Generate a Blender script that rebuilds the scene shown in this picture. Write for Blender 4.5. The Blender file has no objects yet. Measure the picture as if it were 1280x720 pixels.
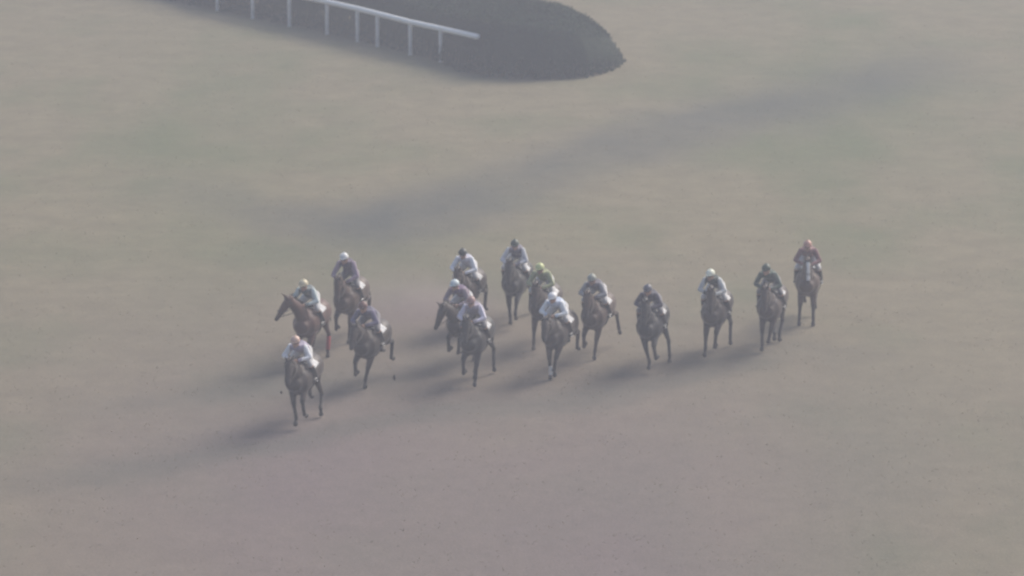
import bpy, bmesh, math, random
import numpy as np
from mathutils import Vector, Matrix
R = math.radians
scn = bpy.context.scene
C = scn.collection

# ------------------------------------------------------------------ camera
PITCH = 13.5; FPX = 5250.0; CAM_H = 27.8
cam = bpy.data.cameras.new('camera'); camo = bpy.data.objects.new('camera', cam); C.objects.link(camo)
cam.sensor_width = 36.0; cam.lens = FPX / 1280 * 36
camo.location = (0, 0, CAM_H); camo.rotation_euler = (R(90 - PITCH), 0, 0)
cam.clip_start = 1.0; cam.clip_end = 9000
cam.dof.use_dof = True; cam.dof.focus_distance = 43.0; cam.dof.aperture_fstop = 4.0
scn.camera = camo

# ------------------------------------------------------------------ light
SUN_EL, SUN_AZ = 40.0, 47.0       # azimuth measured clockwise from the view direction (+Y)
w = bpy.data.worlds.new('World'); scn.world = w; w.use_nodes = True
nt = w.node_tree; nt.nodes.clear()
sky = nt.nodes.new('ShaderNodeTexSky'); sky.sky_type = 'NISHITA'; sky.sun_disc = False
sky.sun_elevation = R(SUN_EL); sky.sun_rotation = R(SUN_AZ)
sky.air_density = 1.2; sky.dust_density = 4.0; sky.ozone_density = 1.0
bg = nt.nodes.new('ShaderNodeBackground'); bg.inputs['Strength'].default_value = 0.12
wo = nt.nodes.new('ShaderNodeOutputWorld')
nt.links.new(sky.outputs[0], bg.inputs[0]); nt.links.new(bg.outputs[0], wo.inputs[0])
sl = bpy.data.lights.new('sun', 'SUN'); sl.energy = 3.4; sl.angle = R(34.0); sl.color = (1.0, 0.95, 0.88)
so = bpy.data.objects.new('sun', sl); C.objects.link(so)
sd = Vector((math.sin(R(SUN_AZ)) * math.cos(R(SUN_EL)), math.cos(R(SUN_AZ)) * math.cos(R(SUN_EL)), math.sin(R(SUN_EL))))
so.rotation_euler = sd.to_track_quat('Z', 'Y').to_euler(); so.location = (60, 200, 80)
scn.view_settings.view_transform = 'Standard'; scn.view_settings.look = 'None'
scn.view_settings.gamma = 1.0; scn.view_settings.exposure = 0.27
scn.cycles.use_denoising = True
scn.cycles.max_bounces = 6; scn.cycles.volume_bounces = 1

# ------------------------------------------------------------------ helpers
def gp(px, py, z=0.0):
    """pixel of the 1280x720 photograph -> point at height z"""
    th = R(PITCH)
    dx, dz_, dy = (px - 640) / FPX, -(py - 360) / FPX, 1.0
    wy = dy * math.cos(th) + dz_ * math.sin(th)
    wz = -dy * math.sin(th) + dz_ * math.cos(th)
    t = (z - CAM_H) / wz
    return Vector((dx * t, wy * t, z))

def tag(o, label=None, cat=None, group=None, kind=None):
    if label: o['label'] = label
    if cat: o['category'] = cat
    if group: o['group'] = group
    if kind: o['kind'] = kind
    return o

def empty(name, loc, rz=0.0):
    o = bpy.data.objects.new(name, None); C.objects.link(o)
    o.location = loc; o.rotation_euler = (0, 0, rz); o.empty_display_size = 0.3
    return o

def link(name, me, parent=None, mat=None):
    o = bpy.data.objects.new(name, me); C.objects.link(o)
    if parent is not None: o.parent = parent
    if mat is not None:
        if len(me.materials) == 0: me.materials.append(mat)
        o.material_slots[0].link = 'OBJECT'; o.material_slots[0].material = mat
    return o

class MB:
    def __init__(self): self.v = []; self.f = []
    def tube(self, pts, rad, n=12, ref=(0, 1, 0)):
        """closed loft through pts; rad = r or (side, other) per point, rounded ends"""
        pts = [Vector(p) for p in pts]; rad = [(r, r) if not isinstance(r, tuple) else r for r in rad]
        ref = Vector(ref); m = len(pts); rings = []
        tang = []
        for i in range(m):
            a = pts[max(i - 1, 0)]; b = pts[min(i + 1, m - 1)]
            tang.append((b - a).normalized())
        seq = []
        t0, tn = tang[0], tang[-1]
        for k, (dd, sc) in enumerate([(-.9, .45), (-.6, .8)]):
            q = min(rad[0]); seq.append((pts[0] + t0 * dd * q, t0, rad[0][0] * sc, rad[0][1] * sc))
        for i in range(m): seq.append((pts[i], tang[i], rad[i][0], rad[i][1]))
        for dd, sc in [(.6, .8), (.9, .45)]:
            q = min(rad[-1]); seq.append((pts[-1] + tn * dd * q, tn, rad[-1][0] * sc, rad[-1][1] * sc))
        base = len(self.v)
        for p, t, ra, rb in seq:
            s = ref - t * ref.dot(t)
            if s.length < 1e-3: s = Vector((1, 0, 0)) - t * t.x
            s.normalize(); u = s.cross(t)
            for j in range(n):
                a = 2 * math.pi * j / n
                self.v.append(tuple(p + s * math.cos(a) * ra + u * math.sin(a) * rb))
        k = len(seq)
        for i in range(k - 1):
            for j in range(n):
                a = base + i * n + j; b = base + i * n + (j + 1) % n
                self.f.append((a, b, b + n, a + n))
        self.f.append(tuple(base + j for j in reversed(range(n))))
        self.f.append(tuple(base + (k - 1) * n + j for j in range(n)))
        return self
    def ball(self, c, r, n=10, m=7, rot=None):
        c = Vector(c); r = Vector((r, r, r)) if not isinstance(r, (tuple, Vector)) else Vector(r)
        base = len(self.v); rot = rot or Matrix.Identity(3)
        for i in range(1, m):
            th = math.pi * i / m
            for j in range(n):
                a = 2 * math.pi * j / n
                p = Vector((math.sin(th) * math.cos(a) * r.x, math.sin(th) * math.sin(a) * r.y, math.cos(th) * r.z))
                self.v.append(tuple(c + rot @ p))
        self.v.append(tuple(c + rot @ Vector((0, 0, r.z)))); self.v.append(tuple(c - rot @ Vector((0, 0, r.z))))
        T = len(self.v) - 2; B = T + 1
        for i in range(m - 2):
            for j in range(n):
                a = base + i * n + j; b = base + i * n + (j + 1) % n
                self.f.append((a, a + n, b + n, b))
        for j in range(n):
            self.f.append((T, base + j, base + (j + 1) % n))
            q = base + (m - 2) * n
            self.f.append((B, q + (j + 1) % n, q + j))
        return self
    def box(self, c, s, rot=None):
        c = Vector(c); rot = rot or Matrix.Identity(3); base = len(self.v)
        for dx in (-.5, .5):
            for dy in (-.5, .5):
                for dz in (-.5, .5):
                    self.v.append(tuple(c + rot @ Vector((dx * s[0], dy * s[1], dz * s[2]))))
        for f in [(0, 1, 3, 2), (4, 6, 7, 5), (0, 4, 5, 1), (2, 3, 7, 6), (0, 2, 6, 4), (1, 5, 7, 3)]:
            self.f.append(tuple(base + i for i in f))
        return self
    def mesh(self, name, smooth=True):
        me = bpy.data.meshes.new(name); me.from_pydata(self.v, [], self.f); me.update()
        bm = bmesh.new(); bm.from_mesh(me); bmesh.ops.recalc_face_normals(bm, faces=bm.faces); bm.to_mesh(me); bm.free()
        if smooth: me.polygons.foreach_set('use_smooth', [True] * len(me.polygons))
        return me

def fuse(me, name, voxel, it=4, fac=.5):
    o = bpy.data.objects.new('tmp', me); C.objects.link(o)
    m = o.modifiers.new('r', 'REMESH'); m.mode = 'VOXEL'; m.voxel_size = voxel; m.use_smooth_shade = True
    if it:
        s = o.modifiers.new('s', 'SMOOTH'); s.factor = fac; s.iterations = it
    dg = bpy.context.evaluated_depsgraph_get(); dg.update()
    out = bpy.data.meshes.new_from_object(o.evaluated_get(dg)); out.name = name
    bpy.data.objects.remove(o); bpy.data.meshes.remove(me)
    out.polygons.foreach_set('use_smooth', [True] * len(out.polygons))
    return out

# value noise in numpy
def vnoise(x, y, seed=0):
    xi = np.floor(x).astype(np.int64); yi = np.floor(y).astype(np.int64); fx = x - xi; fy = y - yi
    fx = fx * fx * (3 - 2 * fx); fy = fy * fy * (3 - 2 * fy)
    def h(a, b):
        n = (a * 374761393 + b * 668265263 + seed * 974634777) & 0xffffffff
        n = ((n ^ (n >> 13)) * 1274126177) & 0xffffffff
        return ((n ^ (n >> 16)) & 0xffff) / 65535.0
    return (h(xi, yi) * (1 - fx) + h(xi + 1, yi) * fx) * (1 - fy) + (h(xi, yi + 1) * (1 - fx) + h(xi + 1, yi + 1) * fx) * fy
def fbm(x, y, seed=0, oct=4):
    s = 0; a = .5; t = 0
    for i in range(oct): s = s + a * vnoise(x * 2 ** i, y * 2 ** i, seed + i); t += a; a *= .55
    return s / t

# ------------------------------------------------------------------ materials
def mat(name, col, rough=.8, noise=.0, scale=20.0, spec=.2, sheen=0.0, bump=0.0, attr=None):
    m = bpy.data.materials.new(name); m.use_nodes = True; nt = m.node_tree
    b = nt.nodes['Principled BSDF']; b.inputs['Roughness'].default_value = rough
    b.inputs['Specular IOR Level'].default_value = spec
    b.inputs['Sheen Weight'].default_value = sheen
    tc = nt.nodes.new('ShaderNodeTexCoord'); nz = nt.nodes.new('ShaderNodeTexNoise')
    nz.inputs['Scale'].default_value = scale; nz.inputs['Detail'].default_value = 4
    nt.links.new(tc.outputs['Object'], nz.inputs['Vector'])
    rp = nt.nodes.new('ShaderNodeMapRange'); rp.inputs['From Min'].default_value = .3; rp.inputs['From Max'].default_value = .7
    rp.inputs['To Min'].default_value = 1 - noise; rp.inputs['To Max'].default_value = 1 + noise
    nt.links.new(nz.outputs['Fac'], rp.inputs['Value'])
    mx = nt.nodes.new('ShaderNodeVectorMath'); mx.operation = 'SCALE'
    mx.inputs[0].default_value = col
    nt.links.new(rp.outputs[0], mx.inputs['Scale'])
    out = mx.outputs[0]
    if attr:     # list of (attribute, colour)
        for an, ac in attr:
            at = nt.nodes.new('ShaderNodeAttribute'); at.attribute_name = an
            mm = nt.nodes.new('ShaderNodeMix'); mm.data_type = 'RGBA'
            nt.links.new(at.outputs['Fac'], mm.inputs['Factor'])
            nt.links.new(out, mm.inputs['A']); mm.inputs['B'].default_value = (*ac, 1)
            out = mm.outputs['Result']
    nt.links.new(out, b.inputs['Base Color'])
    if bump:
        bp = nt.nodes.new('ShaderNodeBump'); bp.inputs['Strength'].default_value = bump; bp.inputs['Distance'].default_value = .02
        nt.links.new(nz.outputs['Fac'], bp.inputs['Height']); nt.links.new(bp.outputs[0], b.inputs['Normal'])
    return m

_mc = {}
def cloth(col, rough=.7):
    k = ('c', col)
    if k not in _mc: _mc[k] = mat('silk_cloth', col, rough, .12, 9, .3, .15, .25)
    return _mc[k]
def coat(col, white=False):
    k = ('h', col)
    if k not in _mc:
        dark = tuple(c * .35 for c in col)
        _mc[k] = mat('horse_coat', col, .5, .18, 6, .35, .1, 0.05, [('dark_points', dark), ('white_mark', (.72, .70, .68))])
    return _mc[k]
M_white = mat('white_plastic', (.88, .88, .88), .22, .03, 6, .8)
M_postw = mat('white_painted_post', (.66, .67, .68), .5, .10, 5, .3)
M_leather = mat('dark_leather', (.03, .02, .015), .45, .2, 30, .4)
M_boot = mat('black_boot', (.015, .015, .017), .35, .2, 20, .5)
M_skin = mat('skin', (.42, .25, .18), .6, .08, 20, .3)
M_hoof = mat('hoof', (.05, .045, .04), .6, .2, 30, .3)
M_hair = mat('horse_hair', (.018, .014, .012), .6, .3, 30, .3)
M_goggle = mat('goggle_lens', (.02, .02, .025), .15, 0, 5, .6)
M_metal = mat('steel', (.45, .45, .45), .3, .05, 20, .5); M_metal.node_tree.nodes['Principled BSDF'].inputs['Metallic'].default_value = 1
M_breech = mat('white_breeches', (.58, .57, .57), .7, .05, 12, .3, .1, .2)
M_numcloth = mat('white_saddle_cloth', (.60, .60, .61), .7, .06, 12, .2, .1, .2)
M_eye = mat('eye', (.01, .008, .006), .1, 0, 5, .6)

# ------------------------------------------------------------------ ground
def axis(lo, hi, step, far_lo, far_hi):
    a = list(np.arange(lo, hi + 1e-6, step)); s = step; x = hi
    while x < far_hi: s *= 1.35; x += s; a.append(min(x, far_hi))
    s = step; x = lo; pre = []
    while x > far_lo: s *= 1.35; x -= s; pre.append(max(x, far_lo))
    return np.array(pre[::-1] + a)
xs = axis(-26, 26, .25, -2500, 2500); ys = axis(78, 190, .25, -600, 4000)
X, Y = np.meshgrid(xs, ys); nx, ny = len(xs), len(ys)
th = R(PITCH)
def to_px(X, Y, Z=0):
    d = Y * math.cos(th) - (Z - CAM_H) * math.sin(th); u = Y * math.sin(th) + (Z - CAM_H) * math.cos(th)
    d = np.maximum(d, 1)
    return 640 + X / d * FPX, 360 - u / d * FPX
Z = (fbm(X / 6, Y / 6, 3) - .5) * .10 + (fbm(X / 1.3, Y / 1.3, 9) - .5) * .05
far = np.clip((np.hypot(X, Y - 130) - 60) / 60, 0, 1); Z = Z * (1 - far)
me = bpy.data.meshes.new('turf')
me.vertices.add(nx * ny); me.vertices.foreach_set('co', np.stack([X, Y, Z], -1).reshape(-1).astype(np.float32))
ii = (np.arange(ny - 1)[:, None] * nx + np.arange(nx - 1)[None, :]).reshape(-1)
q = np.stack([ii, ii + 1, ii + nx + 1, ii + nx], -1).reshape(-1)
me.loops.add(len(q)); me.loops.foreach_set('vertex_index', q.astype(np.int32))
me.polygons.add(len(ii)); me.polygons.foreach_set('loop_start', np.arange(0, len(q), 4, dtype=np.int32))
me.polygons.foreach_set('use_smooth', [True] * len(ii)); me.update(calc_edges=True)
# wear and shade maps as world-space attributes: trodden moist strips plus painted horse shadow, dusty earth plus painted haze, green growth
def strip(pts, wid, seed):
    P = np.array([tuple(gp(*p))[:2] for p in pts]); P = P[np.argsort(P[:, 0])]
    yc = np.interp(X, P[:, 0], P[:, 1]); wob = (fbm(X / 3, Y / 5, seed) - .5) * 3.0
    fade = np.clip((X - (P[0, 0] - 3)) / 5, 0, 1) * np.clip(((P[-1, 0] + 3) - X) / 5, 0, 1)
    d = (Y - yc + wob) / wid * (.75 + .5 * fbm(X / 2, Y / 2, seed + 8))
    return np.exp(-np.abs(d) ** 2.6) * fade * (.55 + .75 * fbm(X / 2.2, Y / 3, seed + 5))
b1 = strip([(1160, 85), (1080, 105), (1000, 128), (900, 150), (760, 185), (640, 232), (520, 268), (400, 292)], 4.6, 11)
b2 = strip([(1010, 440), (960, 452), (800, 480), (650, 505), (480, 528), (330, 553), (190, 585), (60, 600)], 1.2, 21)  # merged shadows of the pack painted into the turf colour, over lightly trodden ground
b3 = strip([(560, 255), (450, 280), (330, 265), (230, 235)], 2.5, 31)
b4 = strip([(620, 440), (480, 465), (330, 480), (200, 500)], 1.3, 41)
wet_shade = np.clip(b1 * .70 + b2 * .45 + b3 * .3 + b4 * .4, 0, 1)
PX, PY = to_px(X, Y)
soil_haze = np.clip((PY - 300) / 280, 0, 1) * (.80 + .35 * (fbm(X / 5, Y / 8, 51) - .5)) * np.clip(1.35 - np.abs(PX - 560) / 620, .3, 1)
soil_haze += .5 * np.exp(-((PX - 520) / 110) ** 2 - ((PY - 385) / 30) ** 2)  # pinkish patch painted on the ground in place of hanging dust haze
soil_haze = np.clip(soil_haze, 0, 1)
green = np.clip((fbm(X / 3.3, Y / 5, 61) - .42) * 2.2, 0, 1) * .7 + .5 * np.exp(-((PX - 1060) / 150) ** 2 - ((PY - 130) / 90) ** 2) + .45 * np.exp(-((PX - 1080) / 120) ** 2 - ((PY - 590) / 120) ** 2) + .3 * np.exp(-((PX - 250) / 100) ** 2 - ((PY - 250) / 200) ** 2)
green = np.clip(green, 0, 1)
for nm, arr in (('damp_shade', wet_shade), ('bare_haze', soil_haze), ('green', green)):
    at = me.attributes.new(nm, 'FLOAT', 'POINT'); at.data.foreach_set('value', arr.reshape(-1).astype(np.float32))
m = bpy.data.materials.new('dry_turf'); m.use_nodes = True; nt = m.node_tree; L = nt.links.new
bs = nt.nodes['Principled BSDF']; bs.inputs['Roughness'].default_value = .95; bs.inputs['Specular IOR Level'].default_value = .08
geo = nt.nodes.new('ShaderNodeNewGeometry')
def nz(scale, det=5, sx=1, sy=1):
    mp = nt.nodes.new('ShaderNodeMapping'); mp.inputs['Scale'].default_value = (sx, sy, 1); L(geo.outputs['Position'], mp.inputs[0])
    n = nt.nodes.new('ShaderNodeTexNoise'); n.inputs['Scale'].default_value = scale; n.inputs['Detail'].default_value = det
    L(mp.outputs[0], n.inputs['Vector']); return n.outputs['Fac']
def mixc(a, b, f):
    x = nt.nodes.new('ShaderNodeMix'); x.data_type = 'RGBA'
    for s, v in (('A', a), ('B', b), ('Factor', f)):
        if isinstance(v, tuple): x.inputs[s].default_value = (*v, 1)
        elif isinstance(v, float): x.inputs[s].default_value = v
        else: L(v, x.inputs[s])
    return x.outputs['Result']
def attr(n):
    a = nt.nodes.new('ShaderNodeAttribute'); a.attribute_name = n; return a.outputs['Fac']
def mr(v, a, b, c, d):
    r_ = nt.nodes.new('ShaderNodeMapRange'); L(v, r_.inputs['Value'])
    for k, t in zip(('From Min', 'From Max', 'To Min', 'To Max'), (a, b, c, d)): r_.inputs[k].default_value = t
    return r_.outputs[0]
TAN = (.216, .188, .126); TAN2 = (.186, .162, .108); GREEN = (.125, .142, .080); SOIL_HAZE = (.168, .134, .134); DAMP_SHADE = (.092, .096, .086)
base = mixc(TAN, TAN2, mr(nz(.9, 6), .35, .65, 0, 1))
base = mixc(base, GREEN, attr('green'))
base = mixc(base, SOIL_HAZE, attr('bare_haze'))
base = mixc(base, DAMP_SHADE, attr('damp_shade'))
fine = nz(14, 4); mid = nz(3.0, 4, 1, .7)
v = nt.nodes.new('ShaderNodeMath'); v.operation = 'MULTIPLY'
L(mr(fine, .3, .7, .90, 1.10), v.inputs[0]); L(mr(mid, .3, .7, .95, 1.05), v.inputs[1])
sc = nt.nodes.new('ShaderNodeVectorMath'); sc.operation = 'SCALE'; L(base, sc.inputs[0]); L(v.outputs[0], sc.inputs['Scale'])
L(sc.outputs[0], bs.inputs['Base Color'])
bp = nt.nodes.new('ShaderNodeBump'); bp.inputs['Strength'].default_value = .3; bp.inputs['Distance'].default_value = .03
L(fine, bp.inputs['Height']); L(bp.outputs[0], bs.inputs['Normal'])
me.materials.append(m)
tag(link('ground', me), 'dry patchy turf of the racecourse, dusty tan with trodden darker strips and a painted horse shadow band', kind='structure')
def gz(x, y):
    f_ = min(max((math.hypot(x, y - 130) - 60) / 60, 0), 1)
    a = np.array([x]); b = np.array([y])
    return float((((fbm(a / 6, b / 6, 3) - .5) * .10 + (fbm(a / 1.3, b / 1.3, 9) - .5) * .05) * (1 - f_))[0])

# short dry grass standing on the turf
rg = np.random.default_rng(17); NG = 25000
gx_ = rg.uniform(-20, 20, NG * 3); gy_ = rg.uniform(84, 182, NG * 3)
keep = (np.abs(gx_) < gy_ * .13 + 1) & (rg.uniform(0, 1, NG * 3) < np.clip((fbm(gx_ / .9, gy_ / 1.2, 91) - .38) * 3.5, .05, 1))
gx_, gy_ = gx_[keep][:NG], gy_[keep][:NG]; n_ = len(gx_)
gzz = (fbm(gx_ / 6, gy_ / 6, 3) - .5) * .10 + (fbm(gx_ / 1.3, gy_ / 1.3, 9) - .5) * .05
hh = rg.uniform(.015, .04, n_); an_ = rg.uniform(0, math.pi, n_); wd = rg.uniform(.006, .014, n_); lx_, ly_ = rg.normal(0, .06, n_), rg.normal(0, .06, n_)
o1 = np.stack([np.cos(an_) * wd, np.sin(an_) * wd, 0 * an_], -1); b_ = np.stack([gx_, gy_, gzz - .01], -1); t_ = np.stack([gx_ + lx_, gy_ + ly_, gzz + hh], -1)
gv = np.stack([b_ - o1, b_ + o1, t_ + o1 * .5, t_ - o1 * .5], 1).reshape(-1, 3)
def quadmesh(name, vv, n, tone=None):
    me = bpy.data.meshes.new(name); me.vertices.add(len(vv)); me.vertices.foreach_set('co', vv.reshape(-1).astype(np.float32))
    me.loops.add(4 * n); me.loops.foreach_set('vertex_index', np.arange(4 * n, dtype=np.int32))
    me.polygons.add(n); me.polygons.foreach_set('loop_start', np.arange(0, 4 * n, 4, dtype=np.int32)); me.update(calc_edges=True)
    if tone is not None:
        a = me.attributes.new('tone', 'FLOAT', 'POINT'); a.data.foreach_set('value', np.repeat(tone, 4).astype(np.float32))
    return me
def leafmat(name, c1, c2, tr=0.0):
    m = bpy.data.materials.new(name); m.use_nodes = True; nt = m.node_tree
    b = nt.nodes['Principled BSDF']; b.inputs['Roughness'].default_value = .8; b.inputs['Specular IOR Level'].default_value = .08
    at = nt.nodes.new('ShaderNodeAttribute'); at.attribute_name = 'tone'
    mm = nt.nodes.new('ShaderNodeMix'); mm.data_type = 'RGBA'
    mm.inputs['A'].default_value = (*c1, 1); mm.inputs['B'].default_value = (*c2, 1)
    nt.links.new(at.outputs['Fac'], mm.inputs['Factor']); nt.links.new(mm.outputs['Result'], b.inputs['Base Color'])
    if tr:
        tl = nt.nodes.new('ShaderNodeBsdfTranslucent'); nt.links.new(mm.outputs['Result'], tl.inputs['Color'])
        ms = nt.nodes.new('ShaderNodeMixShader'); ms.inputs[0].default_value = tr
        nt.links.new(b.outputs[0], ms.inputs[1]); nt.links.new(tl.outputs[0], ms.inputs[2])
        nt.links.new(ms.outputs[0], [q for q in nt.nodes if q.type == 'OUTPUT_MATERIAL'][0].inputs['Surface'])
    return m
gt_ = np.clip(fbm(gx_ / 2.5, gy_ / 3, 95) * 1.6 - .3 + rg.normal(0, .2, n_), 0, 1)
tag(link('grass', quadmesh('grass_blades', gv, n_, gt_), None, leafmat('grass_blade', (.19, .17, .12), (.26, .225, .16), .6)), 'short dry grass tufts scattered over the turf', 'grass', kind='stuff')

# ------------------------------------------------------------------ hedge
rng = np.random.default_rng(5)
# front foot line of the hedge, from the far left behind the frame to the round end, then back along the rear
front = [gp(*p) for p in [(170, -10), (215, 2), (270, 13), (316, 22), (362, 32), (409, 42), (447, 51), (472, 57), (513, 68), (545, 77), (572, 89), (610, 97), (680, 100), (738, 97), (768, 88)]]
rear = [p for p in [front[-1] + Vector((.45, 1.7, 0)), front[-1] + Vector((-.1, 3.3, 0)), front[-1] + Vector((-1.4, 4.7, 0)), front[-1] + Vector((-3.4, 5.8, 0)), front[-1] + Vector((-6, 7.6, 0)), front[-1] + Vector((-12, 13, 0)), front[-1] + Vector((-20, 22, 0)), front[-1] + Vector((-28, 34, 0))]]
front = [front[0] + Vector((-6, 16, 0)), front[0] + Vector((-3, 7, 0))] + front
poly = [(p.x, p.y) for p in front + rear]
# densify and build distance field of footprint on a grid -> height field
g = .12
px0, px1 = min(p[0] for p in poly) - 1, max(p[0] for p in poly) + 1
py0, py1 = min(p[1] for p in poly) - 1, max(p[1] for p in poly) + 1
gx = np.arange(px0, px1, g); gy = np.arange(py0, py1, g); GX, GY = np.meshgrid(gx, gy)
dist = np.full(GX.shape, 1e9); inside = np.zeros(GX.shape, bool)
for i in range(len(poly)):
    (ax, ay), (bx, by) = poly[i], poly[(i + 1) % len(poly)]
    vx, vy = bx - ax, by - ay; L2 = vx * vx + vy * vy
    t = np.clip(((GX - ax) * vx + (GY - ay) * vy) / L2, 0, 1)
    dist = np.minimum(dist, np.hypot(GX - ax - t * vx, GY - ay - t * vy))
    if by != ay:
        cr = ((ay > GY) != (by > GY)) & (GX < (bx - ax) * (GY - ay) / (by - ay) + ax); inside ^= cr
HH = 1.85
dd = np.where(inside, dist, 0)
def prof(d): 
    k = np.clip(d / .95, 0, 1); return HH * (1 - (1 - k) ** 2.4) ** .62
xr = front[-1].x + .6; ee = np.clip((xr - GX) / 3.9, 0, 1)
hz = prof(dd) * (1 - (1 - ee) ** 2.2) ** .55 * (.93 + .14 * fbm(GX / 1.6, GY / 1.6, 71)) * (1 + .05 * (fbm(GX / .5, GY / .5, 75) - .5))
# foliage kept low along the running rail so that the bar stands clear of it
A_, B_ = gp(409, 43), gp(606, 93); L_ = (B_ - A_).length; ux, uy = (B_.x - A_.x) / L_, (B_.y - A_.y) / L_
al_ = (GX - A_.x) * ux + (GY - A_.y) * uy; sd_ = (GX - A_.x) * (-uy) + (GY - A_.y) * ux      # + = behind the rail
on_ = np.clip((L_ + .3 - al_) / .5, 0, 1)
cap_ = .85 + np.clip((sd_ - .12) / .35, 0, 1) * 1.2
hz = np.where(on_ > 0, np.minimum(hz, cap_ + (1 - on_) * 1.5), hz)
hg = empty('hedge', gp(640, 90))
tag(hg, 'dense dark green clipped hedge with a rounded end behind the white rail', 'hedge')
def local(v_): return (v_[0] - hg.location.x, v_[1] - hg.location.y, v_[2])
vid = {}; V = []; F = []
for j in range(len(gy) - 1):
    for i in range(len(gx) - 1):
        if inside[j:j + 2, i:i + 2].all() :
            q4 = []
            for (a, b) in ((j, i), (j, i + 1), (j + 1, i + 1), (j + 1, i)):
                if (a, b) not in vid:
                    vid[(a, b)] = len(V); V.append(local((gx[i if b == i else i + 1], gy[j if a == j else j + 1], max(hz[a, b] - .10, -.05))))
                q4.append(vid[(a, b)])
            F.append(tuple(q4))
mb = MB(); mb.v = V; mb.f = F
M_core = mat('hedge_inner_twigs', (.018, .028, .016), .9, .4, 12, .1, 0, .6)
co = mb.mesh('hedge_core'); link('inner_growth', co, hg, M_core)
M_leaf = leafmat('hedge_leaf', (.012, .023, .013), (.034, .064, .034))
# leaves on the surface of the height field (area weighted), folded quads
gyv, gxv = np.gradient(hz, g)
area = np.sqrt(1 + gxv ** 2 + gyv ** 2) * inside
vis = (GX < 9) & (GY < 200)
pr = (area * vis).reshape(-1); pr = pr / pr.sum(); NL = 120000
idx = rng.choice(pr.size, NL, p=pr)
lx = GX.reshape(-1)[idx] + rng.uniform(-g / 2, g / 2, NL); ly = GY.reshape(-1)[idx] + rng.uniform(-g / 2, g / 2, NL)
steep = np.hypot(gxv, gyv).reshape(-1)[idx]
lz = hz.reshape(-1)[idx] * np.where(steep > 1.2, rng.uniform(.15, 1, NL) ** .7, 1) + rng.normal(-.03, .04, NL)
nrm = np.stack([-gxv.reshape(-1)[idx], -gyv.reshape(-1)[idx], np.ones(NL)], -1); nrm += rng.normal(0, .9, (NL, 3)) * np.linalg.norm(nrm, axis=1, keepdims=True) * .6
nrm /= np.linalg.norm(nrm, axis=1, keepdims=True)
cen = np.stack([lx - hg.location.x, ly - hg.location.y, np.maximum(lz, .02)], -1)
ta = np.cross(nrm, rng.normal(0, 1, (NL, 3))); ta /= np.linalg.norm(ta, axis=1, keepdims=True); tb = np.cross(nrm, ta)
sz = rng.uniform(.03, .055, NL)[:, None]
vv = np.stack([cen + ta * sz, cen + tb * sz * .5 + nrm * sz * .15, cen - ta * sz, cen - tb * sz * .5 + nrm * sz * .15], 1).reshape(-1, 3)
tone = np.clip(fbm(lx / .8, ly / .8 + lz, 81) * 1.2 - .1 + rng.normal(0, .22, NL), 0, 1)
lf = link('foliage', quadmesh('hedge_leaves', vv, NL, tone), hg, M_leaf); tag(lf, kind='stuff')

# ------------------------------------------------------------------ running rail
rail_px = [(-40, None), (272, 13), (316, 23.5), (362, 33), (409, 43), (447, 52), (472, 58.5), (513, 69.5), (551, 78)]
RH = 1.25
rr = empty('running_rail', gp(472, 58.5)); tag(rr, 'white plastic running rail on upright posts along the front of the hedge', 'rail')
off = rr.location.copy(); tops = []
for i, (a, b) in enumerate(rail_px[1:]):
    p = gp(a, b); p.z = gz(p.x, p.y)
    pm = MB().tube([(0, 0, -.05), (0, 0, RH - .06)], [.075, .075], 10).mesh('rail_post')
    o = link('post', pm, rr, M_postw); o.location = p - off
    tops.append(p - off + Vector((0, 0, RH - p.z)))
d0 = (tops[1] - tops[0])
endp = gp(597, 46, RH) - off
pts = [tops[0] + Vector((-9, 21, 0)), tops[0] + Vector((-4, 9, 0))] + tops + [endp]
mb = MB().tube(pts, [(.105, .11)] * len(pts), 12, ref=(0, 0, 1))
link('rail_bar', mb.mesh('rail_bar'), rr, M_white)
for k in range(len(tops)):       # clamp under the bar at every post
    mb = MB().tube([(0, 0, -.11), (0, 0, -.03)], [.055, .07], 10)
    o = link('bracket', mb.mesh('bracket'), rr, M_postw); o.location = tops[k]

# ------------------------------------------------------------------ horses
def ik(a, b, l1, l2, bend):
    """2-bone chain in the plane of a, b and the forward axis; bend=+1 joint forward, -1 back"""
    d = b - a; D = d.length
    if D > (l1 + l2) * .995: b = a + d * ((l1 + l2) * .995 / D); d = b - a; D = d.length
    x = (l1 * l1 - l2 * l2 + D * D) / (2 * D); h = math.sqrt(max(l1 * l1 - x * x, 0))
    dn = d.normalized(); f = Vector((1, 0, 0)) - dn * dn.x
    if f.length < 1e-4: f = Vector((0, 0, 1))
    f.normalize()
    return a + dn * x + f * h * bend, b

# leg target: (hoof_x, lateral from the body's middle, hoof_z, pastern angle: 0 = hoof under fetlock, + = toe forward, - = folded back)
G = {   # gallop phases: LF, RF, LH, RH
 'single': dict(LF=(.62, .10, 0, 25), RF=(.70, .14, .42, -100), LH=(-1.05, .16, .35, -70), RH=(-1.20, .14, .50, -80)),
 'reach':  dict(LF=(1.00, .10, .12, 35), RF=(.55, .10, 0, 20), LH=(-.75, .18, .10, -40), RH=(-1.05, .16, .38, -80)),
 'hind':   dict(LF=(.80, .13, .45, -90), RF=(.72, .13, .50, -100), LH=(-.20, .14, 0, 25), RH=(-.62, .16, 0, 0)),
 'double': dict(LF=(.45, .12, 0, 5), RF=(.78, .12, 0, 30), LH=(-.95, .17, .28, -60), RH=(-.70, .15, .22, -40)),
 'gather': dict(LF=(.35, .13, .30, -100), RF=(.62, .13, .12, -40), LH=(.0, .16, .05, 20), RH=(-.35, .15, 0, 10)),
}
def tweak(base, **k):
    d = dict(G[base]); d.update(k); return d

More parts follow.
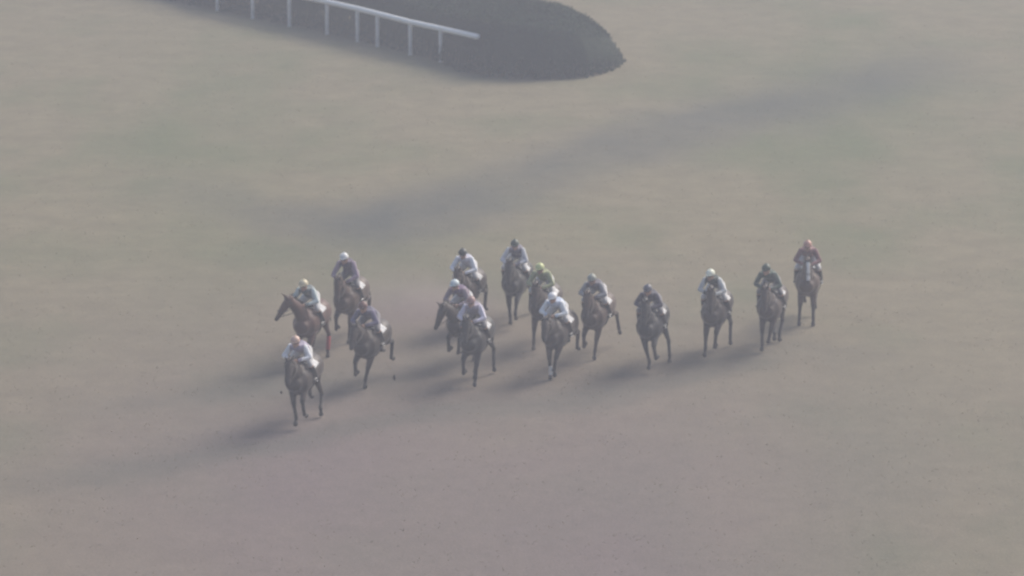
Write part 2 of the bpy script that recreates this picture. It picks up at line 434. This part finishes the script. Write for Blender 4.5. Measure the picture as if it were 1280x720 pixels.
def build_horse(rootname, px, py, yaw, col, pose, neck=42, head=-60, turn=-10, socks=(), blaze=0, lift=0.0, scale=1.09, bandage=None):
    """px,py: the photograph's pixel of the ground under the saddle"""
    p = gp(px, py)
    a = R(yaw); rz = math.atan2(-math.cos(a), -math.sin(a))
    p.z = gz(p.x, p.y)
    root = empty(rootname, p, rz); root.scale = (scale,) * 3
    dz = lift - .06
    def T(x, y, z): return Vector((x, y, z + dz))
    mb = MB()
    prof = [(-.90, 1.30, 1.08, .08), (-.80, 1.42, .96, .19), (-.62, 1.52, .88, .26), (-.38, 1.53, .88, .275), (-.12, 1.47, .86, .27),
            (.12, 1.45, .82, .275), (.32, 1.51, .78, .285), (.48, 1.53, .78, .275), (.64, 1.46, .84, .255), (.78, 1.34, .94, .19)]
    mb.tube([T(x, 0, (t + b) / 2) for x, t, b, w_ in prof], [(w_ * 1.12, (t - b) / 2) for x, t, b, w_ in prof], 18)
    # neck and head
    nu = R(neck); ty = R(turn)
    n0 = T(.58, 0, 1.26); nd = Vector((math.cos(nu), 0, math.sin(nu)))
    poll = n0 + nd * .86; poll.y -= .25 * math.sin(ty)
    n1 = n0.lerp(poll, .35); n2 = n0.lerp(poll, .7)
    n2.y = poll.y * .5; n1.y = poll.y * .15
    mb.tube([n0 - nd * .10, n0, n1, n2, poll], [(.21, .28), (.19, .26), (.145, .20), (.115, .155), (.09, .115)], 14)
    ha = R(head)
    hd = Vector((math.cos(ha) * math.cos(ty), -math.cos(ha) * math.sin(ty), math.sin(ha)))
    hp = [poll + hd * t for t in (-.04, .10, .24, .38, .48, .55)]
    mb.tube(hp, [(.085, .10), (.105, .135), (.09, .125), (.062, .085), (.058, .068), (.052, .058)], 12)
    side = hd.cross(Vector((0, 0, 1))).normalized()      # horse's right
    upn = side.cross(hd).normalized()
    for s in (-1, 1):
        e0 = poll + side * .055 * s + upn * .07
        mb.tube([e0, e0 + upn * .09 - hd * .03 + side * .015 * s, e0 + upn * .17 - hd * .04 + side * .02 * s], [(.032, .026), (.032, .02), (.012, .012)], 8)
    # limbs
    segs = []; hoofs = []; legs_lower = []
    for nm, s in (('LF', 1), ('RF', -1), ('LH', 1), ('RH', -1)):
        hx, hy, hz_, pa = pose[nm][:4]; hy = hy * s if len(pose[nm]) < 5 else pose[nm][4]
        hoof = Vector((hx, hy, hz_ + .03)); pv = Vector((math.sin(R(pa)), 0, -math.cos(R(pa)))) * .15
        fet = hoof - pv
        if nm[1] == 'F':
            sh = T(.56, .13 * s, 1.22); el = T(.42 + .12 * (hx - .45), .15 * s, .98)
            kn, fet = ik(el, fet, .43, .31, 1)
            hoof = fet + pv
            mb.tube([sh, el], [(.13, .17), (.10, .13)], 12)
            mid = el.lerp(kn, .55)
            mb.tube([el, mid, kn], [(.10, .12), (.08, .09), (.062, .064)], 12)
        else:
            hip = T(-.56, .13 * s, 1.26); st = T(-.40 + .22 * (hx + .5), .17 * s, .98 + .05 * (hz_ > .2))
            kn, fet = ik(st, fet, .47, .40, -1)
            hoof = fet + pv
            mb.tube([hip, st], [(.14, .24), (.115, .15)], 14)
            mid = st.lerp(kn, .5)
            mb.tube([st, mid, kn], [(.10, .13), (.065, .085), (.045, .060)], 12)
        mb.tube([kn, kn.lerp(fet, .25), kn.lerp(fet, .75), fet], [(.058, .062), .048, .045, .052], 10)
        mb.tube([fet, hoof - pv * .25], [.043, .040], 10)
        pd = pv.normalized()
        hoofs.append((hoof, pd)); segs.append((nm, kn, fet, hoof))
    body = fuse(mb.mesh('b'), 'horse_body', .021, 5, .6)
    # coat marks from the nearest limb segment
    n = len(body.vertices); co = np.empty(n * 3, np.float32); body.vertices.foreach_get('co', co); co = co.reshape(-1, 3)
    dark = np.zeros(n); white = np.zeros(n)
    for nm, kn, fet, hoof in segs:
        for A, B, fac in ((kn, fet, 1), (fet, hoof, 1)):
            A_ = np.array(A); B_ = np.array(B); v_ = B_ - A_; t = np.clip(((co - A_) @ v_) / (v_ @ v_), 0, 1)
            dd_ = np.linalg.norm(co - A_ - t[:, None] * v_, axis=1)
            dark = np.maximum(dark, (dd_ < .085))
        if nm in socks:
            for A, B, t0_ in ((kn.lerp(fet, .55), fet, 0), (fet, hoof, 0)):
                A_ = np.array(A); B_ = np.array(B); v_ = B_ - A_; t = ((co - A_) @ v_) / (v_ @ v_)
                dd_ = np.linalg.norm(co - A_ - np.clip(t, 0, 1)[:, None] * v_, axis=1)
                white = np.maximum(white, (dd_ < .07) & (t > 0))
    mz = np.array(hp[-1]); dark = np.maximum(dark, np.clip(1.6 - np.linalg.norm(co - mz, axis=1) / .09, 0, 1))
    if blaze:
        rel = co - np.array(poll); al = rel @ np.array(hd); sd_ = np.abs(rel @ np.array(side)); up_ = rel @ np.array(upn)
        white = np.maximum(white, (al > .04) & (al < .5) & (sd_ < .022 + .018 * blaze) & (up_ > .02))
    for nm, arr in (('dark_points', dark), ('white_mark', white)):
        at = body.attributes.new(nm, 'FLOAT', 'POINT'); at.data.foreach_set('value', arr.astype(np.float32))
    bo = link('body', body, root, coat(col))
    for hoof, pd in hoofs:
        f = Vector((0, 1, 0)).cross(pd)
        h = MB().tube([hoof - pd * .045, hoof + pd * .0], [.044, .056], 10)
        link('hoof', h.mesh('hoof'), bo, M_hoof)
    for s in (-1, 1):
        link('eye', MB().ball(poll + hd * .13 + side * .092 * s + upn * .045, .019, 8, 6).mesh('eye'), bo, M_eye)
    if bandage:
        for nm, kn, fet, hoof in segs:
            if nm == bandage[0]:
                link('leg_bandage', MB().tube([kn.lerp(fet, .15), kn.lerp(fet, .9)], [.055, .055], 10).mesh('leg_bandage'), root, cloth(bandage[1]))
    # mane: locks along the crest
    rs = random.Random(int(px))
    mm = MB()
    for k in range(22):
        t = k / 21; c = n0.lerp(poll, .15 + .85 * t); c.y = poll.y * (t ** 2)
        c = c + Vector((-math.sin(nu), 0, math.cos(nu))) * (.245 - .13 * t)
        tip = c + Vector((-.12 - rs.random() * .08, rs.uniform(-.10, .02), rs.uniform(-.04, .05)))
        mm.tube([c - Vector((0, 0, .05)), c.lerp(tip, .5) + Vector((0, 0, .02)), tip], [.022, .02, .006], 6)
    link('mane', mm.mesh('mane'), root, M_hair)
    tm = MB(); t0_ = T(-.90, 0, 1.32); sway = rs.uniform(-.15, .15)
    for k in range(9):
        jx, jy, jz = rs.uniform(-.05, .05), rs.uniform(-.05, .05), rs.uniform(-.06, .06)
        tm.tube([t0_, t0_ + Vector((-.14, jy * .5, -.03 + jz * .3)), t0_ + Vector((-.25, sway * .3 + jy, -.25 + jz)), t0_ + Vector((-.33 + jx, sway * .5 + jy * 1.3, -.52 + jz * 1.5))], [.03, .035, .03, .008], 6)
    link('tail', tm.mesh('tail'), root, M_hair)
    # tack
    def ringpt(x, ang, o_=.012):
        xs_ = [q[0] for q in prof]; t_ = np.interp(x, xs_, [q[1] for q in prof]); b_ = np.interp(x, xs_, [q[2] for q in prof]); w_ = 1.12 * np.interp(x, xs_, [q[3] for q in prof])
        return T(x, (w_ + o_) * math.sin(ang), (t_ + b_) / 2 + ((t_ - b_) / 2 + o_) * math.cos(ang))
    def drape(x0, x1, a1, o0, name):
        m_ = MB(); nx_, na = 8, 21
        for lay in (o0, o0 + .012):
            for i in range(nx_ + 1):
                for j in range(na + 1):
                    xx = x0 + (x1 - x0) * i / nx_ - .06 * abs(-1 + 2 * j / na)
                    m_.v.append(tuple(ringpt(xx, -a1 + 2 * a1 * j / na, lay + .006 * math.sin(i * 2.1 + j))))
        N = (nx_ + 1) * (na + 1)
        for i in range(nx_):
            for j in range(na):
                a_ = i * (na + 1) + j; m_.f.append((a_, a_ + 1, a_ + na + 2, a_ + na + 1)); b_ = a_ + N
                m_.f.append((b_, b_ + na + 1, b_ + na + 2, b_ + 1))
        bd = [j for j in range(na + 1)] + [i * (na + 1) + na for i in range(1, nx_ + 1)] + [nx_ * (na + 1) + j for j in range(na - 1, -1, -1)] + [i * (na + 1) for i in range(nx_ - 1, 0, -1)]
        for k in range(len(bd)):
            a_, b_ = bd[k], bd[(k + 1) % len(bd)]; m_.f.append((a_, a_ + N, b_ + N, b_))
        return m_.mesh(name)
    link('saddle_cloth', drape(-.18, .32, 1.0, .018, 'saddle_cloth'), root, M_numcloth)
    sad = MB().tube([T(-.10, 0, 1.50), T(.08, 0, 1.485), T(.28, 0, 1.53)], [(.15, .035), (.13, .03), (.10, .045)], 12)
    so_ = link('saddle', sad.mesh('saddle'), root, M_leather)
    for s in (-1, 1):
        st = MB().tube([T(.22, .24 * s, 1.42), T(.18, .325 * s, 1.15)], [.012, .012], 6)
        link('stirrup_leather', st.mesh('stirrup_leather'), so_, M_leather)
        st = MB(); c = T(.18, .325 * s, 1.09)
        arc = [c + Vector((0, .05 * math.cos(q_), .06 * math.sin(q_))) for q_ in np.linspace(-.3, math.pi + .3, 8)]
        st.tube(arc, [.008] * 8, 6, ref=(1, 0, 0)); st.box(c + Vector((0, 0, -.025)), (.05, .10, .014))
        link('stirrup', st.mesh('stirrup'), so_, M_metal)
    gi = MB(); gpts = [ringpt(.27, q_, .016) for q_ in np.linspace(1.2, 2 * math.pi - 1.2, 16)]
    gi.tube(gpts, [(.05, .008)] * 16, 6, ref=(1, 0, 0)); link('girth', gi.mesh('girth'), root, M_leather)
    br = MB()
    for t, rw, rh in ((.36, .074, .096), (.03, .105, .125)):
        c = poll + hd * t
        br.tube([c + side * rw * math.cos(q_) + upn * rh * math.sin(q_) for q_ in np.linspace(0, 2 * math.pi, 14)], [.011] * 14, 6, ref=tuple(hd))
    for s in (-1, 1):
        br.tube([poll + hd * .03 + side * .105 * s, poll + hd * .36 + side * .074 * s, poll + hd * .47 + side * .062 * s - upn * .02], [.010] * 3, 6)
    link('bridle', br.mesh('bridle'), root, M_leather)
    bit = poll + hd * .46
    rn = MB()
    for s in (-1, 1):
        a_ = bit + side * .066 * s - upn * .02; h_ = T(.80, -.10 * s, 1.66)
        m1 = a_.lerp(h_, .5) + Vector((0, -.04 * s, -.02))
        rn.tube([a_, m1, h_], [.008] * 3, 6)
    link('reins', rn.mesh('reins'), root, M_leather)
    return root, dz

# ------------------------------------------------------------------ jockeys
def jockey_meshes(v):
    """v: dict(th torso pitch, hx head x shift, hz, roll)"""
    up = v.get('up', 0.0); fw = v.get('fw', 0.0); lean = v.get('lean', 0.0); ht = v.get('turn', 0.0)
    P = {}
    pel = Vector((.04, lean * .3, 1.77)); ch = Vector((.40 + fw, lean, 1.95 + up)); nk = Vector((.52 + fw, lean, 2.02 + up)); hdc = Vector((.63 + fw, lean * 1.2, 2.11 + up))
    out = {}
    def arms(mb, k, hands=False):
        for s in (-1, 1):
            sh = ch + Vector((.05, .17 * s, .0)); wr = Vector((.76 + v.get('push', 0), .10 * s, 1.67)); el = sh.lerp(wr, .5) + Vector((-.06, .17 * s, -.08))
            mb.tube([ch + Vector((.03, .06 * s, .0)), sh, sh.lerp(el, .5), el], [.07 * k, .066 * k, .052 * k, .045 * k], 10, ref=(0, 0, 1))
            mb.tube([el, el.lerp(wr, .3), wr], [.045 * k, .043 * k, .030 * k], 10, ref=(0, 0, 1))
            P['wr%d' % s] = (el, wr)
    def legs(mb, k, parts):
        for s in (-1, 1):
            hip = pel + Vector((.0, .10 * s, -.02)); kn = Vector((.40, .27 * s, 1.50)); an = Vector((.13, .315 * s, 1.17))
            if 't' in parts: mb.tube([hip, hip.lerp(kn, .5), kn], [.105 * k, .085 * k, .062 * k], 12)
            if 's' in parts: mb.tube([kn, kn.lerp(an, .3), an], [.058 * k, .058 * k, .042 * k], 10)
            if 'f' in parts: mb.tube([an + Vector((-.03, 0, -.05)), an + Vector((.06, .005 * s, -.06)), an + Vector((.18, .01 * s, -.055))], [(.036 * k, .045 * k), (.042 * k, .035 * k), (.036 * k, .024 * k)], 10)
    # whole body
    mb = MB()
    mb.tube([pel + Vector((-.05, 0, -.01)), pel + Vector((.06, 0, .03)), pel.lerp(ch, .5) + Vector((-.01, 0, .035)), ch + Vector((-.02, 0, .01)), ch + Vector((.06, 0, .01))],
            [(.145, .12), (.14, .115), (.125, .10), (.155, .115), (.12, .08)], 14)
    arms(mb, 1); legs(mb, 1, 'tsf')
    mb.tube([ch + Vector((.05, 0, .02)), nk, hdc - Vector((.02, 0, .04))], [.062, .052, .055], 10)
    ft = Matrix.Rotation(ht, 3, 'Z')
    hr = ft @ Matrix.Rotation(R(8), 3, 'Y')
    mb.ball(hdc, (.098, .076, .112), 14, 10, hr)
    mb.tube([hdc + hr @ Vector((.035, 0, -.05)), hdc + hr @ Vector((.062, 0, -.088))], [(.05, .045), (.034, .03)], 10)
    mb.tube([hdc + hr @ Vector((.088, 0, .005)), hdc + hr @ Vector((.115, 0, -.022))], [.011, .015], 8)   # nose
    for s in (-1, 1): mb.ball(hdc + hr @ Vector((-.005, .08 * s, -.015)), (.02, .012, .032), 8, 6, hr)
    mb.tube([hdc + hr @ Vector((.088, -.022, -.058)), hdc + hr @ Vector((.095, 0, -.06)), hdc + hr @ Vector((.088, .022, -.058))], [.009] * 3, 6, ref=(0, 0, 1))
    for s in (-1, 1):          # hands closed on the reins
        el, wr = P['wr%d' % s]; d = (wr - el).normalized(); d = (d + Vector((.35, 0, 0))).normalized()
        palm = wr + d * .055
        mb.tube([wr, palm, wr + d * .085], [(.030, .024), (.042, .022), (.042, .020)], 10, ref=(0, 0, 1))
        lat = Vector((0, 0, 1)); inw = Vector((0, -s, 0))
        for k, ln in enumerate((.92, 1.0, .95, .78)):
            b0 = wr + d * .085 + lat * (.032 - .021 * k)
            b1 = b0 + d * .030 * ln + inw * .008; b2 = b1 + inw * .028 * ln - d * .004; b3 = b2 - d * .026 * ln + inw * .002
            mb.tube([b0, b1, b2, b3], [.0105, .010, .0092, .008], 7, ref=(0, 0, 1))
        t0_ = wr + d * .035 + lat * .030 + inw * .012
        mb.tube([t0_, t0_ + d * .028 + inw * .022 + lat * .008, t0_ + d * .052 + inw * .026 - lat * .004], [.013, .0115, .009], 7, ref=(1, 0, 0))
    out['body'] = fuse(mb.mesh('b'), 'jockey_body', .0085, 2, .5)
    mb = MB()
    mb.tube([pel + Vector((.02, 0, .02)), pel + Vector((.10, 0, .055)), pel.lerp(ch, .5) + Vector((-.01, 0, .045)), ch + Vector((-.02, 0, .015)), ch + Vector((.07, 0, .01))],
            [(.155, .125), (.165, .13), (.155, .125), (.18, .135), (.135, .095)], 16)
    arms(mb, 1.28)
    me = fuse(mb.mesh('b'), 'silk_jacket', .014, 3, .5)
    n = len(me.vertices); co = np.empty(n * 3, np.float32); me.vertices.foreach_get('co', co); co = co.reshape(-1, 3)
    nr = np.empty(n * 3, np.float32); me.vertices.foreach_get('normal', nr); nr = nr.reshape(-1, 3)
    wv = (fbm(co[:, 0] * 22 + co[:, 2] * 9, co[:, 1] * 10, 7) - .5) * .028
    co += nr * wv[:, None]; me.vertices.foreach_set('co', co.reshape(-1)); me.update()
    # sleeves attribute
    slv = (np.abs(co[:, 1] - lean) > .165).astype(np.float32)
    at = me.attributes.new('sleeve', 'FLOAT', 'POINT'); at.data.foreach_set('value', slv)
    out['jacket'] = me
    mb = MB()
    mb.tube([pel + Vector((-.06, 0, -.01)), pel + Vector((.07, 0, .03))], [(.155, .13), (.15, .125)], 14)
    legs(mb, 1.10, 't'); out['breeches'] = fuse(mb.mesh('b'), 'breeches', .014, 3, .5)
    for s in (-1, 1):
        mb = MB(); kn = Vector((.40, .27 * s, 1.50)); an = Vector((.13, .315 * s, 1.17))
        mb.tube([kn.lerp(an, .22), kn.lerp(an, .4), an], [.066, .067, .05], 12)
        mb.tube([an + Vector((-.035, 0, -.05)), an + Vector((.06, .005 * s, -.062)), an + Vector((.19, .01 * s, -.057))], [(.042, .055), (.048, .042), (.041, .028)], 12)
        mb.tube([an, an + Vector((0, 0, -.05))], [.05, .045], 10)
        out['boot%d' % s] = fuse(mb.mesh('b'), 'boot', .012, 2, .5)
    # helmet shell with peak
    mb = MB(); c = hdc + hr @ Vector((-.012, 0, .045))
    nn, mm_ = 20, 8
    for lay in (1.0, .88):
        for i in range(mm_ + 1):
            t = (math.pi * .56) * i / mm_
            for j in range(nn):
                a = 2 * math.pi * j / nn
                mb.v.append(tuple(c + hr @ Vector((.128 * lay * math.sin(t) * math.cos(a), .108 * lay * math.sin(t) * math.sin(a), .112 * lay * math.cos(t) - (.02 if i == mm_ and math.cos(a) < -.2 else 0)))))
    N = (mm_ + 1) * nn
    for i in range(mm_):
        for j in range(nn):
            a_ = i * nn + j; b_ = i * nn + (j + 1) % nn
            mb.f.append((a_, a_ + nn, b_ + nn, b_)); mb.f.append((a_ + N, b_ + N, b_ + nn + N, a_ + nn + N))
    for j in range(nn):
        a_ = mm_ * nn + j; b_ = mm_ * nn + (j + 1) % nn; mb.f.append((a_, a_ + N, b_ + N, b_))
    mb.tube([c + hr @ Vector((.105, -.055, -.004)), c + hr @ Vector((.152, 0, -.012)), c + hr @ Vector((.105, .055, -.004))], [(.007, .03)] * 3, 8, ref=(0, 0, 1))
    mb.ball(c + hr @ Vector((0, 0, .118)), .016, 8, 6)
    out['helmet'] = mb.mesh('helmet')
    gm = MB(); gc = hdc + hr @ Vector((.088, 0, .018))
    gm.tube([gc + hr @ Vector((-.03, -.062, 0)), gc + hr @ Vector((.008, -.03, 0)), gc + hr @ Vector((.012, 0, .004)), gc + hr @ Vector((.008, .03, 0)), gc + hr @ Vector((-.03, .062, 0))],
            [(.022, .012), (.026, .016), (.018, .014), (.026, .016), (.022, .012)], 10, ref=(0, 0, 1))
    out['goggles'] = gm.mesh('goggles')
    el, wr = P['wr%d' % v.get('whip', 1)]
    wm = MB().tube([wr + Vector((.08, 0, .05)), wr + Vector((.02, .03 * v.get('whip', 1), -.18)), wr + Vector((-.06, .10 * v.get('whip', 1), -.46))], [.011, .008, .006], 6)
    out['whip'] = wm.mesh('whip')
    return out
VARS = {'low': dict(up=-.04, fw=.04), 'mid': dict(), 'push': dict(push=.10, up=.01, fw=.06, whip=-1), 'left': dict(lean=-.05, turn=-.25), 'right': dict(lean=.05, turn=.2, up=.03, whip=-1), 'high': dict(up=.10, fw=-.03)}
JM = {k: jockey_meshes(v) for k, v in VARS.items()}

def silks(body, sleeve):
    k = ('s', body, sleeve)
    if k not in _mc: _mc[k] = mat('racing_silks', body, .6, .10, 9, .3, .15, .25, [('sleeve', sleeve)])
    return _mc[k]
def build_jockey(root, dz, var, cap, jk, sleeve, breech=None, roll=0.0):
    o = empty('person', root.location, root.rotation_euler.z); o.location.z += dz; o.scale = root.scale
    o.rotation_euler = (R(roll), 0, root.rotation_euler.z)
    J = JM[var]
    link('body', J['body'], o, M_skin)
    link('jacket', J['jacket'], o, silks(jk, sleeve))
    link('breeches', J['breeches'], o, breech or M_breech)
    link('boot', J['boot1'], o, M_boot); link('boot', J['boot-1'], o, M_boot)
    h = link('helmet', J['helmet'], o, cloth(cap, .4)); link('goggles', J['goggles'], h, M_goggle)
    link('whip', J['whip'], o, M_leather)
    return o

BAY = (.060, .030, .018); DBAY = (.032, .020, .015); BLK = (.016, .014, .014); CHES = (.085, .034, .022); BRN = (.042, .024, .017); GREY = (.10, .10, .105)
W_ = (.80, .80, .80); 
G_H = 'racehorses galloping in the pack'; G_J = 'jockeys riding in the race'
DARKS = (2, 3, 6, 11, 13); DARK_BR = mat('grey_breeches', (.20, .19, .20), .7, .05, 12, .3, .1, .2)
RUN = [
 # px, py, yaw, coat, pose, horse opts, jockey var, cap, jacket, sleeve, horse label, person label
 (381, 526, 14, DBAY, tweak('double', RF=(.86, 0, 0, 30, .05), LF=(.60, .12, .26, -70, .22), LH=(-.30, .20, .06, -10, .30), RH=(-.9, .1, .3, -60)), dict(neck=36, head=-52), 'low', (.62, .42, .34), (.34, .30, .40), (.80, .81, .84),
  'dark bay racehorse galloping closest to the viewer, lowest in the photo', 'person crouched over the frontmost horse, orange pink cap, white sleeves and mauve silks'),
 (391, 452, 16, CHES, tweak('gather', LH=(-.55, .20, 0, 0)), dict(turn=46, neck=46, head=-52, bandage=('LH', (.35, .04, .04))), 'mid', (.72, .62, .42), (.16, .19, .20), (.55, .62, .62),
  'chestnut racehorse turning its head out to the left side', 'person in cream yellow cap riding the chestnut horse that turns its head aside'),
 (440, 422, 15, BAY, tweak('single'), dict(), 'high', W_, (.10, .07, .11), (.30, .22, .30),
  'bay racehorse at the back of the left cluster, below the tallest white cap', 'person in white cap and dark plum silks, highest rider of the left cluster'),
 (466, 480, 17, DBAY, tweak('single', LF=(.50, -.03, 0, 10, -.03)), dict(neck=34, head=-48, turn=-4), 'low', (.16, .07, .06), (.09, .08, .13), (.16, .14, .22),
  'dark racehorse with both hind legs flung out, right side of the left cluster', 'person in dark brown cap and dark silks between the left cluster and the open gap'),
 (587, 411, 15, BRN, tweak('double'), {}, 'mid', (.03, .035, .03), (.60, .60, .70), (.86, .86, .90),
  'brown racehorse mostly hidden behind two others in the central cluster', 'person in black cap with pale puffed sleeves, rearmost of the central trio'),
 (582, 452, 18, DBAY, tweak('hind'), dict(neck=34, turn=26), 'left', (.66, .74, .76), (.16, .10, .18), (.26, .20, .24),
  'dark racehorse squeezed behind the left shoulder of the central leader', 'person in pale cyan cap and purple silks in the middle of the central trio'),
 (597, 475, 14, BLK, tweak('gather', RF=(.60, .15, .34, -100), LF=(.78, .12, 0, 30), LH=(-.75, .22, .05, -20), RH=(-.1, .1, 0, 10)), {}, 'mid', (.34, .20, .19), (.34, .30, .38), (.70, .66, .78),
  'near black racehorse leading the central trio', 'person in dull pink cap and lavender silks, frontmost of the central trio'),
 (647, 401, 12, BLK, tweak('reach', RF=(.40, .10, 0, -5), LF=(.85, .14, .25, -40)), dict(), 'right', (.05, .075, .055), (.16, .15, .20), (.62, .62, .66),
  'black racehorse at the back of the field, just right of the central trio', 'person in dark green cap with pale sleeves, highest rider near the middle of the field'),
 (682, 430, 14, BRN, tweak('single', RF=(.62, -.16, 0, 10, -.16), LF=(.7, .14, .4, -100)), {}, 'mid', (.62, .66, .30), (.30, .32, .17), (.34, .36, .20),
  'brown racehorse behind and left of the horse with the white sock', 'person in yellow green cap and yellow green silks'),
 (700, 467, 17, DBAY, tweak('single', RF=(.62, -.06, 0, 15, -.06), LF=(.55, .02, .08, -20, .03)), dict(socks=('RF',), neck=30, head=-45), 'low', (.84, .84, .86), (.50, .58, .72), (.84, .86, .88),
  'dark bay racehorse with one white front sock, right of the middle', 'person in white cap with black goggles and white and blue silks'),
 (748, 442, 16, BAY, tweak('single', LF=(.58, .03, 0, 10, .05), LH=(-1.0, .28, .30, -40), RF=(.60, .17, .38, -110)), {}, 'low', (.30, .32, .28), (.10, .09, .12), (.30, .30, .32),
  'bay racehorse with a hind leg swung wide to the right, fifth from the right', 'person in grey green cap and dark silks on the lone bay horse right of centre'),
 (816, 456, 14, BLK, tweak('double', RF=(.88, 0, 0, 30, .12), LF=(.62, .12, .36, -95, .24), LH=(-.35, .24, 0, 0, .34), RH=(-.8, .12, .3, -50)), dict(neck=48), 'low', (.10, .10, .13), (.045, .040, .06), (.06, .05, .08),
  'black racehorse galloping alone, fourth from the right', 'person in black cap and black silks tucked low behind the neck of the black horse'),
 (896, 440, 14, DBAY, tweak('hind', RF=(.85, .14, 0, 30), LF=(.62, .10, .30, -90), LH=(-.60, .22, .05, -15), RH=(.0, .05, .08, 20)), dict(neck=46, head=-66, turn=-14), 'left', (.82, .84, .70), (.045, .06, .05), (.55, .56, .56),
  'dark racehorse under the white capped rider, third from the right', 'person in cream cap and dark green silks with pale sleeves, third from the right'),
 (965, 432, 14, BRN, tweak('reach', RF=(.85, .10, 0, 25), LF=(.60, .04, .22, -80), LH=(-.35, .12, .05, 0), RH=(-.20, -.02, .1, 0)), dict(neck=38, head=-55), 'left', (.045, .07, .045), (.055, .085, .06), (.06, .09, .07),
  'brown racehorse galloping second from the right', 'person in dark green cap and dark green silks, second rider from the right'),
 (1010, 400, 8, BAY, tweak('double', RF=(.62, .18, 0, 5), LF=(.60, .17, .0, 5), LH=(-.5, .14, .2, -30), RH=(-.7, .14, .3, -40)), dict(blaze=1.2, neck=44), 'mid', (.52, .27, .21), (.24, .12, .12), (.22, .10, .10),
  'bay racehorse with a white blaze, rearmost on the far right', 'person in orange pink cap and red silks, rightmost rider in the photo'),
]
for i, (px, py, yaw, col, pose, ho, var, cap, jk, slv, hl, pl) in enumerate(RUN):
    root, dz = build_horse('racehorse', px, py, yaw, col, pose, **ho)
    tag(root, hl, 'horse', G_H)
    pr_ = build_jockey(root, dz, var, cap, jk, slv, DARK_BR if i in DARKS else None)
    tag(pr_, pl, 'jockey', G_J)

M_clod = mat('dark_turf_clod', (.05, .04, .03), .95, .3, 30, .05, 0, .5)
for i, (px, py, h, lab) in enumerate([(493, 486, .30, 'small dark clod of turf thrown up to the right of the left cluster'), (352, 512, .45, 'tiny dark clod in the air at the left of the frontmost horse')]):
    p = gp(px, py); mb = MB().ball((0, 0, 0), (.035, .03, .08 - .045 * i), 8, 6)
    rs = random.Random(i); mb.v = [tuple(c * rs.uniform(.75, 1.2) for c in v_) for v_ in mb.v]
    o = link('turf_clod', mb.mesh('turf_clod'), None, M_clod); o.location = (p.x, p.y, h); tag(o, lab, 'clod', 'clods kicked up by the hooves')
# ------------------------------------------------------------------ haze
HB = MB().box((0, 1700, 14.0), (5400, 5000, 31.0))
hm = bpy.data.materials.new('haze_air'); hm.use_nodes = True; nt = hm.node_tree
for n in list(nt.nodes):
    if n.type == 'BSDF_PRINCIPLED': nt.nodes.remove(n)
pv = nt.nodes.new('ShaderNodeVolumePrincipled'); pv.inputs['Color'].default_value = (.55, .585, .695, 1)
pv.inputs['Density'].default_value = .0026; pv.inputs['Anisotropy'].default_value = .3
nt.links.new(pv.outputs[0], [n for n in nt.nodes if n.type == 'OUTPUT_MATERIAL'][0].inputs['Volume'])
ho_ = link('haze', HB.mesh('haze', False)); ho_.data.materials.append(hm)
tag(ho_, 'thin bright morning haze lying over the whole racecourse', kind='stuff')

# ------------------------------------------------------------------ dust hanging behind and between the horses
def dust(px, py, size, dens, lab, seed):
    p = gp(px, py); o = link('dust', MB().ball((0, 0, 0), (1, 1, 1), 20, 12).mesh('dust_cloud'))
    o.location = (p.x, p.y, size[2] * .55); o.scale = size; o.rotation_euler.z = R(12)
    dm = bpy.data.materials.new('kicked_up_dust'); dm.use_nodes = True; nt = dm.node_tree
    nt.nodes.remove(nt.nodes['Principled BSDF'])
    v = nt.nodes.new('ShaderNodeVolumePrincipled'); v.inputs['Color'].default_value = (.80, .66, .64, 1); v.inputs['Anisotropy'].default_value = .3
    tc = nt.nodes.new('ShaderNodeTexCoord'); ln = nt.nodes.new('ShaderNodeVectorMath'); ln.operation = 'LENGTH'
    nt.links.new(tc.outputs['Object'], ln.inputs[0])
    fo = nt.nodes.new('ShaderNodeMapRange'); fo.interpolation_type = 'SMOOTHSTEP'
    for k, t in zip(('From Min', 'From Max', 'To Min', 'To Max'), (.1, .98, 1, 0)): fo.inputs[k].default_value = t
    nt.links.new(ln.outputs['Value'], fo.inputs['Value'])
    n_ = nt.nodes.new('ShaderNodeTexNoise'); n_.inputs['Scale'].default_value = .9; n_.inputs['Detail'].default_value = 3
    g_ = nt.nodes.new('ShaderNodeNewGeometry'); nt.links.new(g_.outputs['Position'], n_.inputs['Vector'])
    nr = nt.nodes.new('ShaderNodeMapRange'); 
    for k, t in zip(('From Min', 'From Max', 'To Min', 'To Max'), (.38, .68, 0, dens)): nr.inputs[k].default_value = t
    nt.links.new(n_.outputs['Fac'], nr.inputs['Value'])
    mu = nt.nodes.new('ShaderNodeMath'); mu.operation = 'MULTIPLY'; nt.links.new(fo.outputs[0], mu.inputs[0]); nt.links.new(nr.outputs[0], mu.inputs[1])
    nt.links.new(mu.outputs[0], v.inputs['Density'])
    nt.links.new(v.outputs[0], [n for n in nt.nodes if n.type == 'OUTPUT_MATERIAL'][0].inputs['Volume'])
    o.data.materials.append(dm); tag(o, lab, 'dust', kind='stuff')
dust(520, 400, (3.2, 3.0, 1.1), .10, 'faint pinkish dust hanging between the left cluster and the central trio', 1)
dust(640, 455, (9.0, 4.5, .55), .05, 'low thin dust round the hooves of the pack', 2)
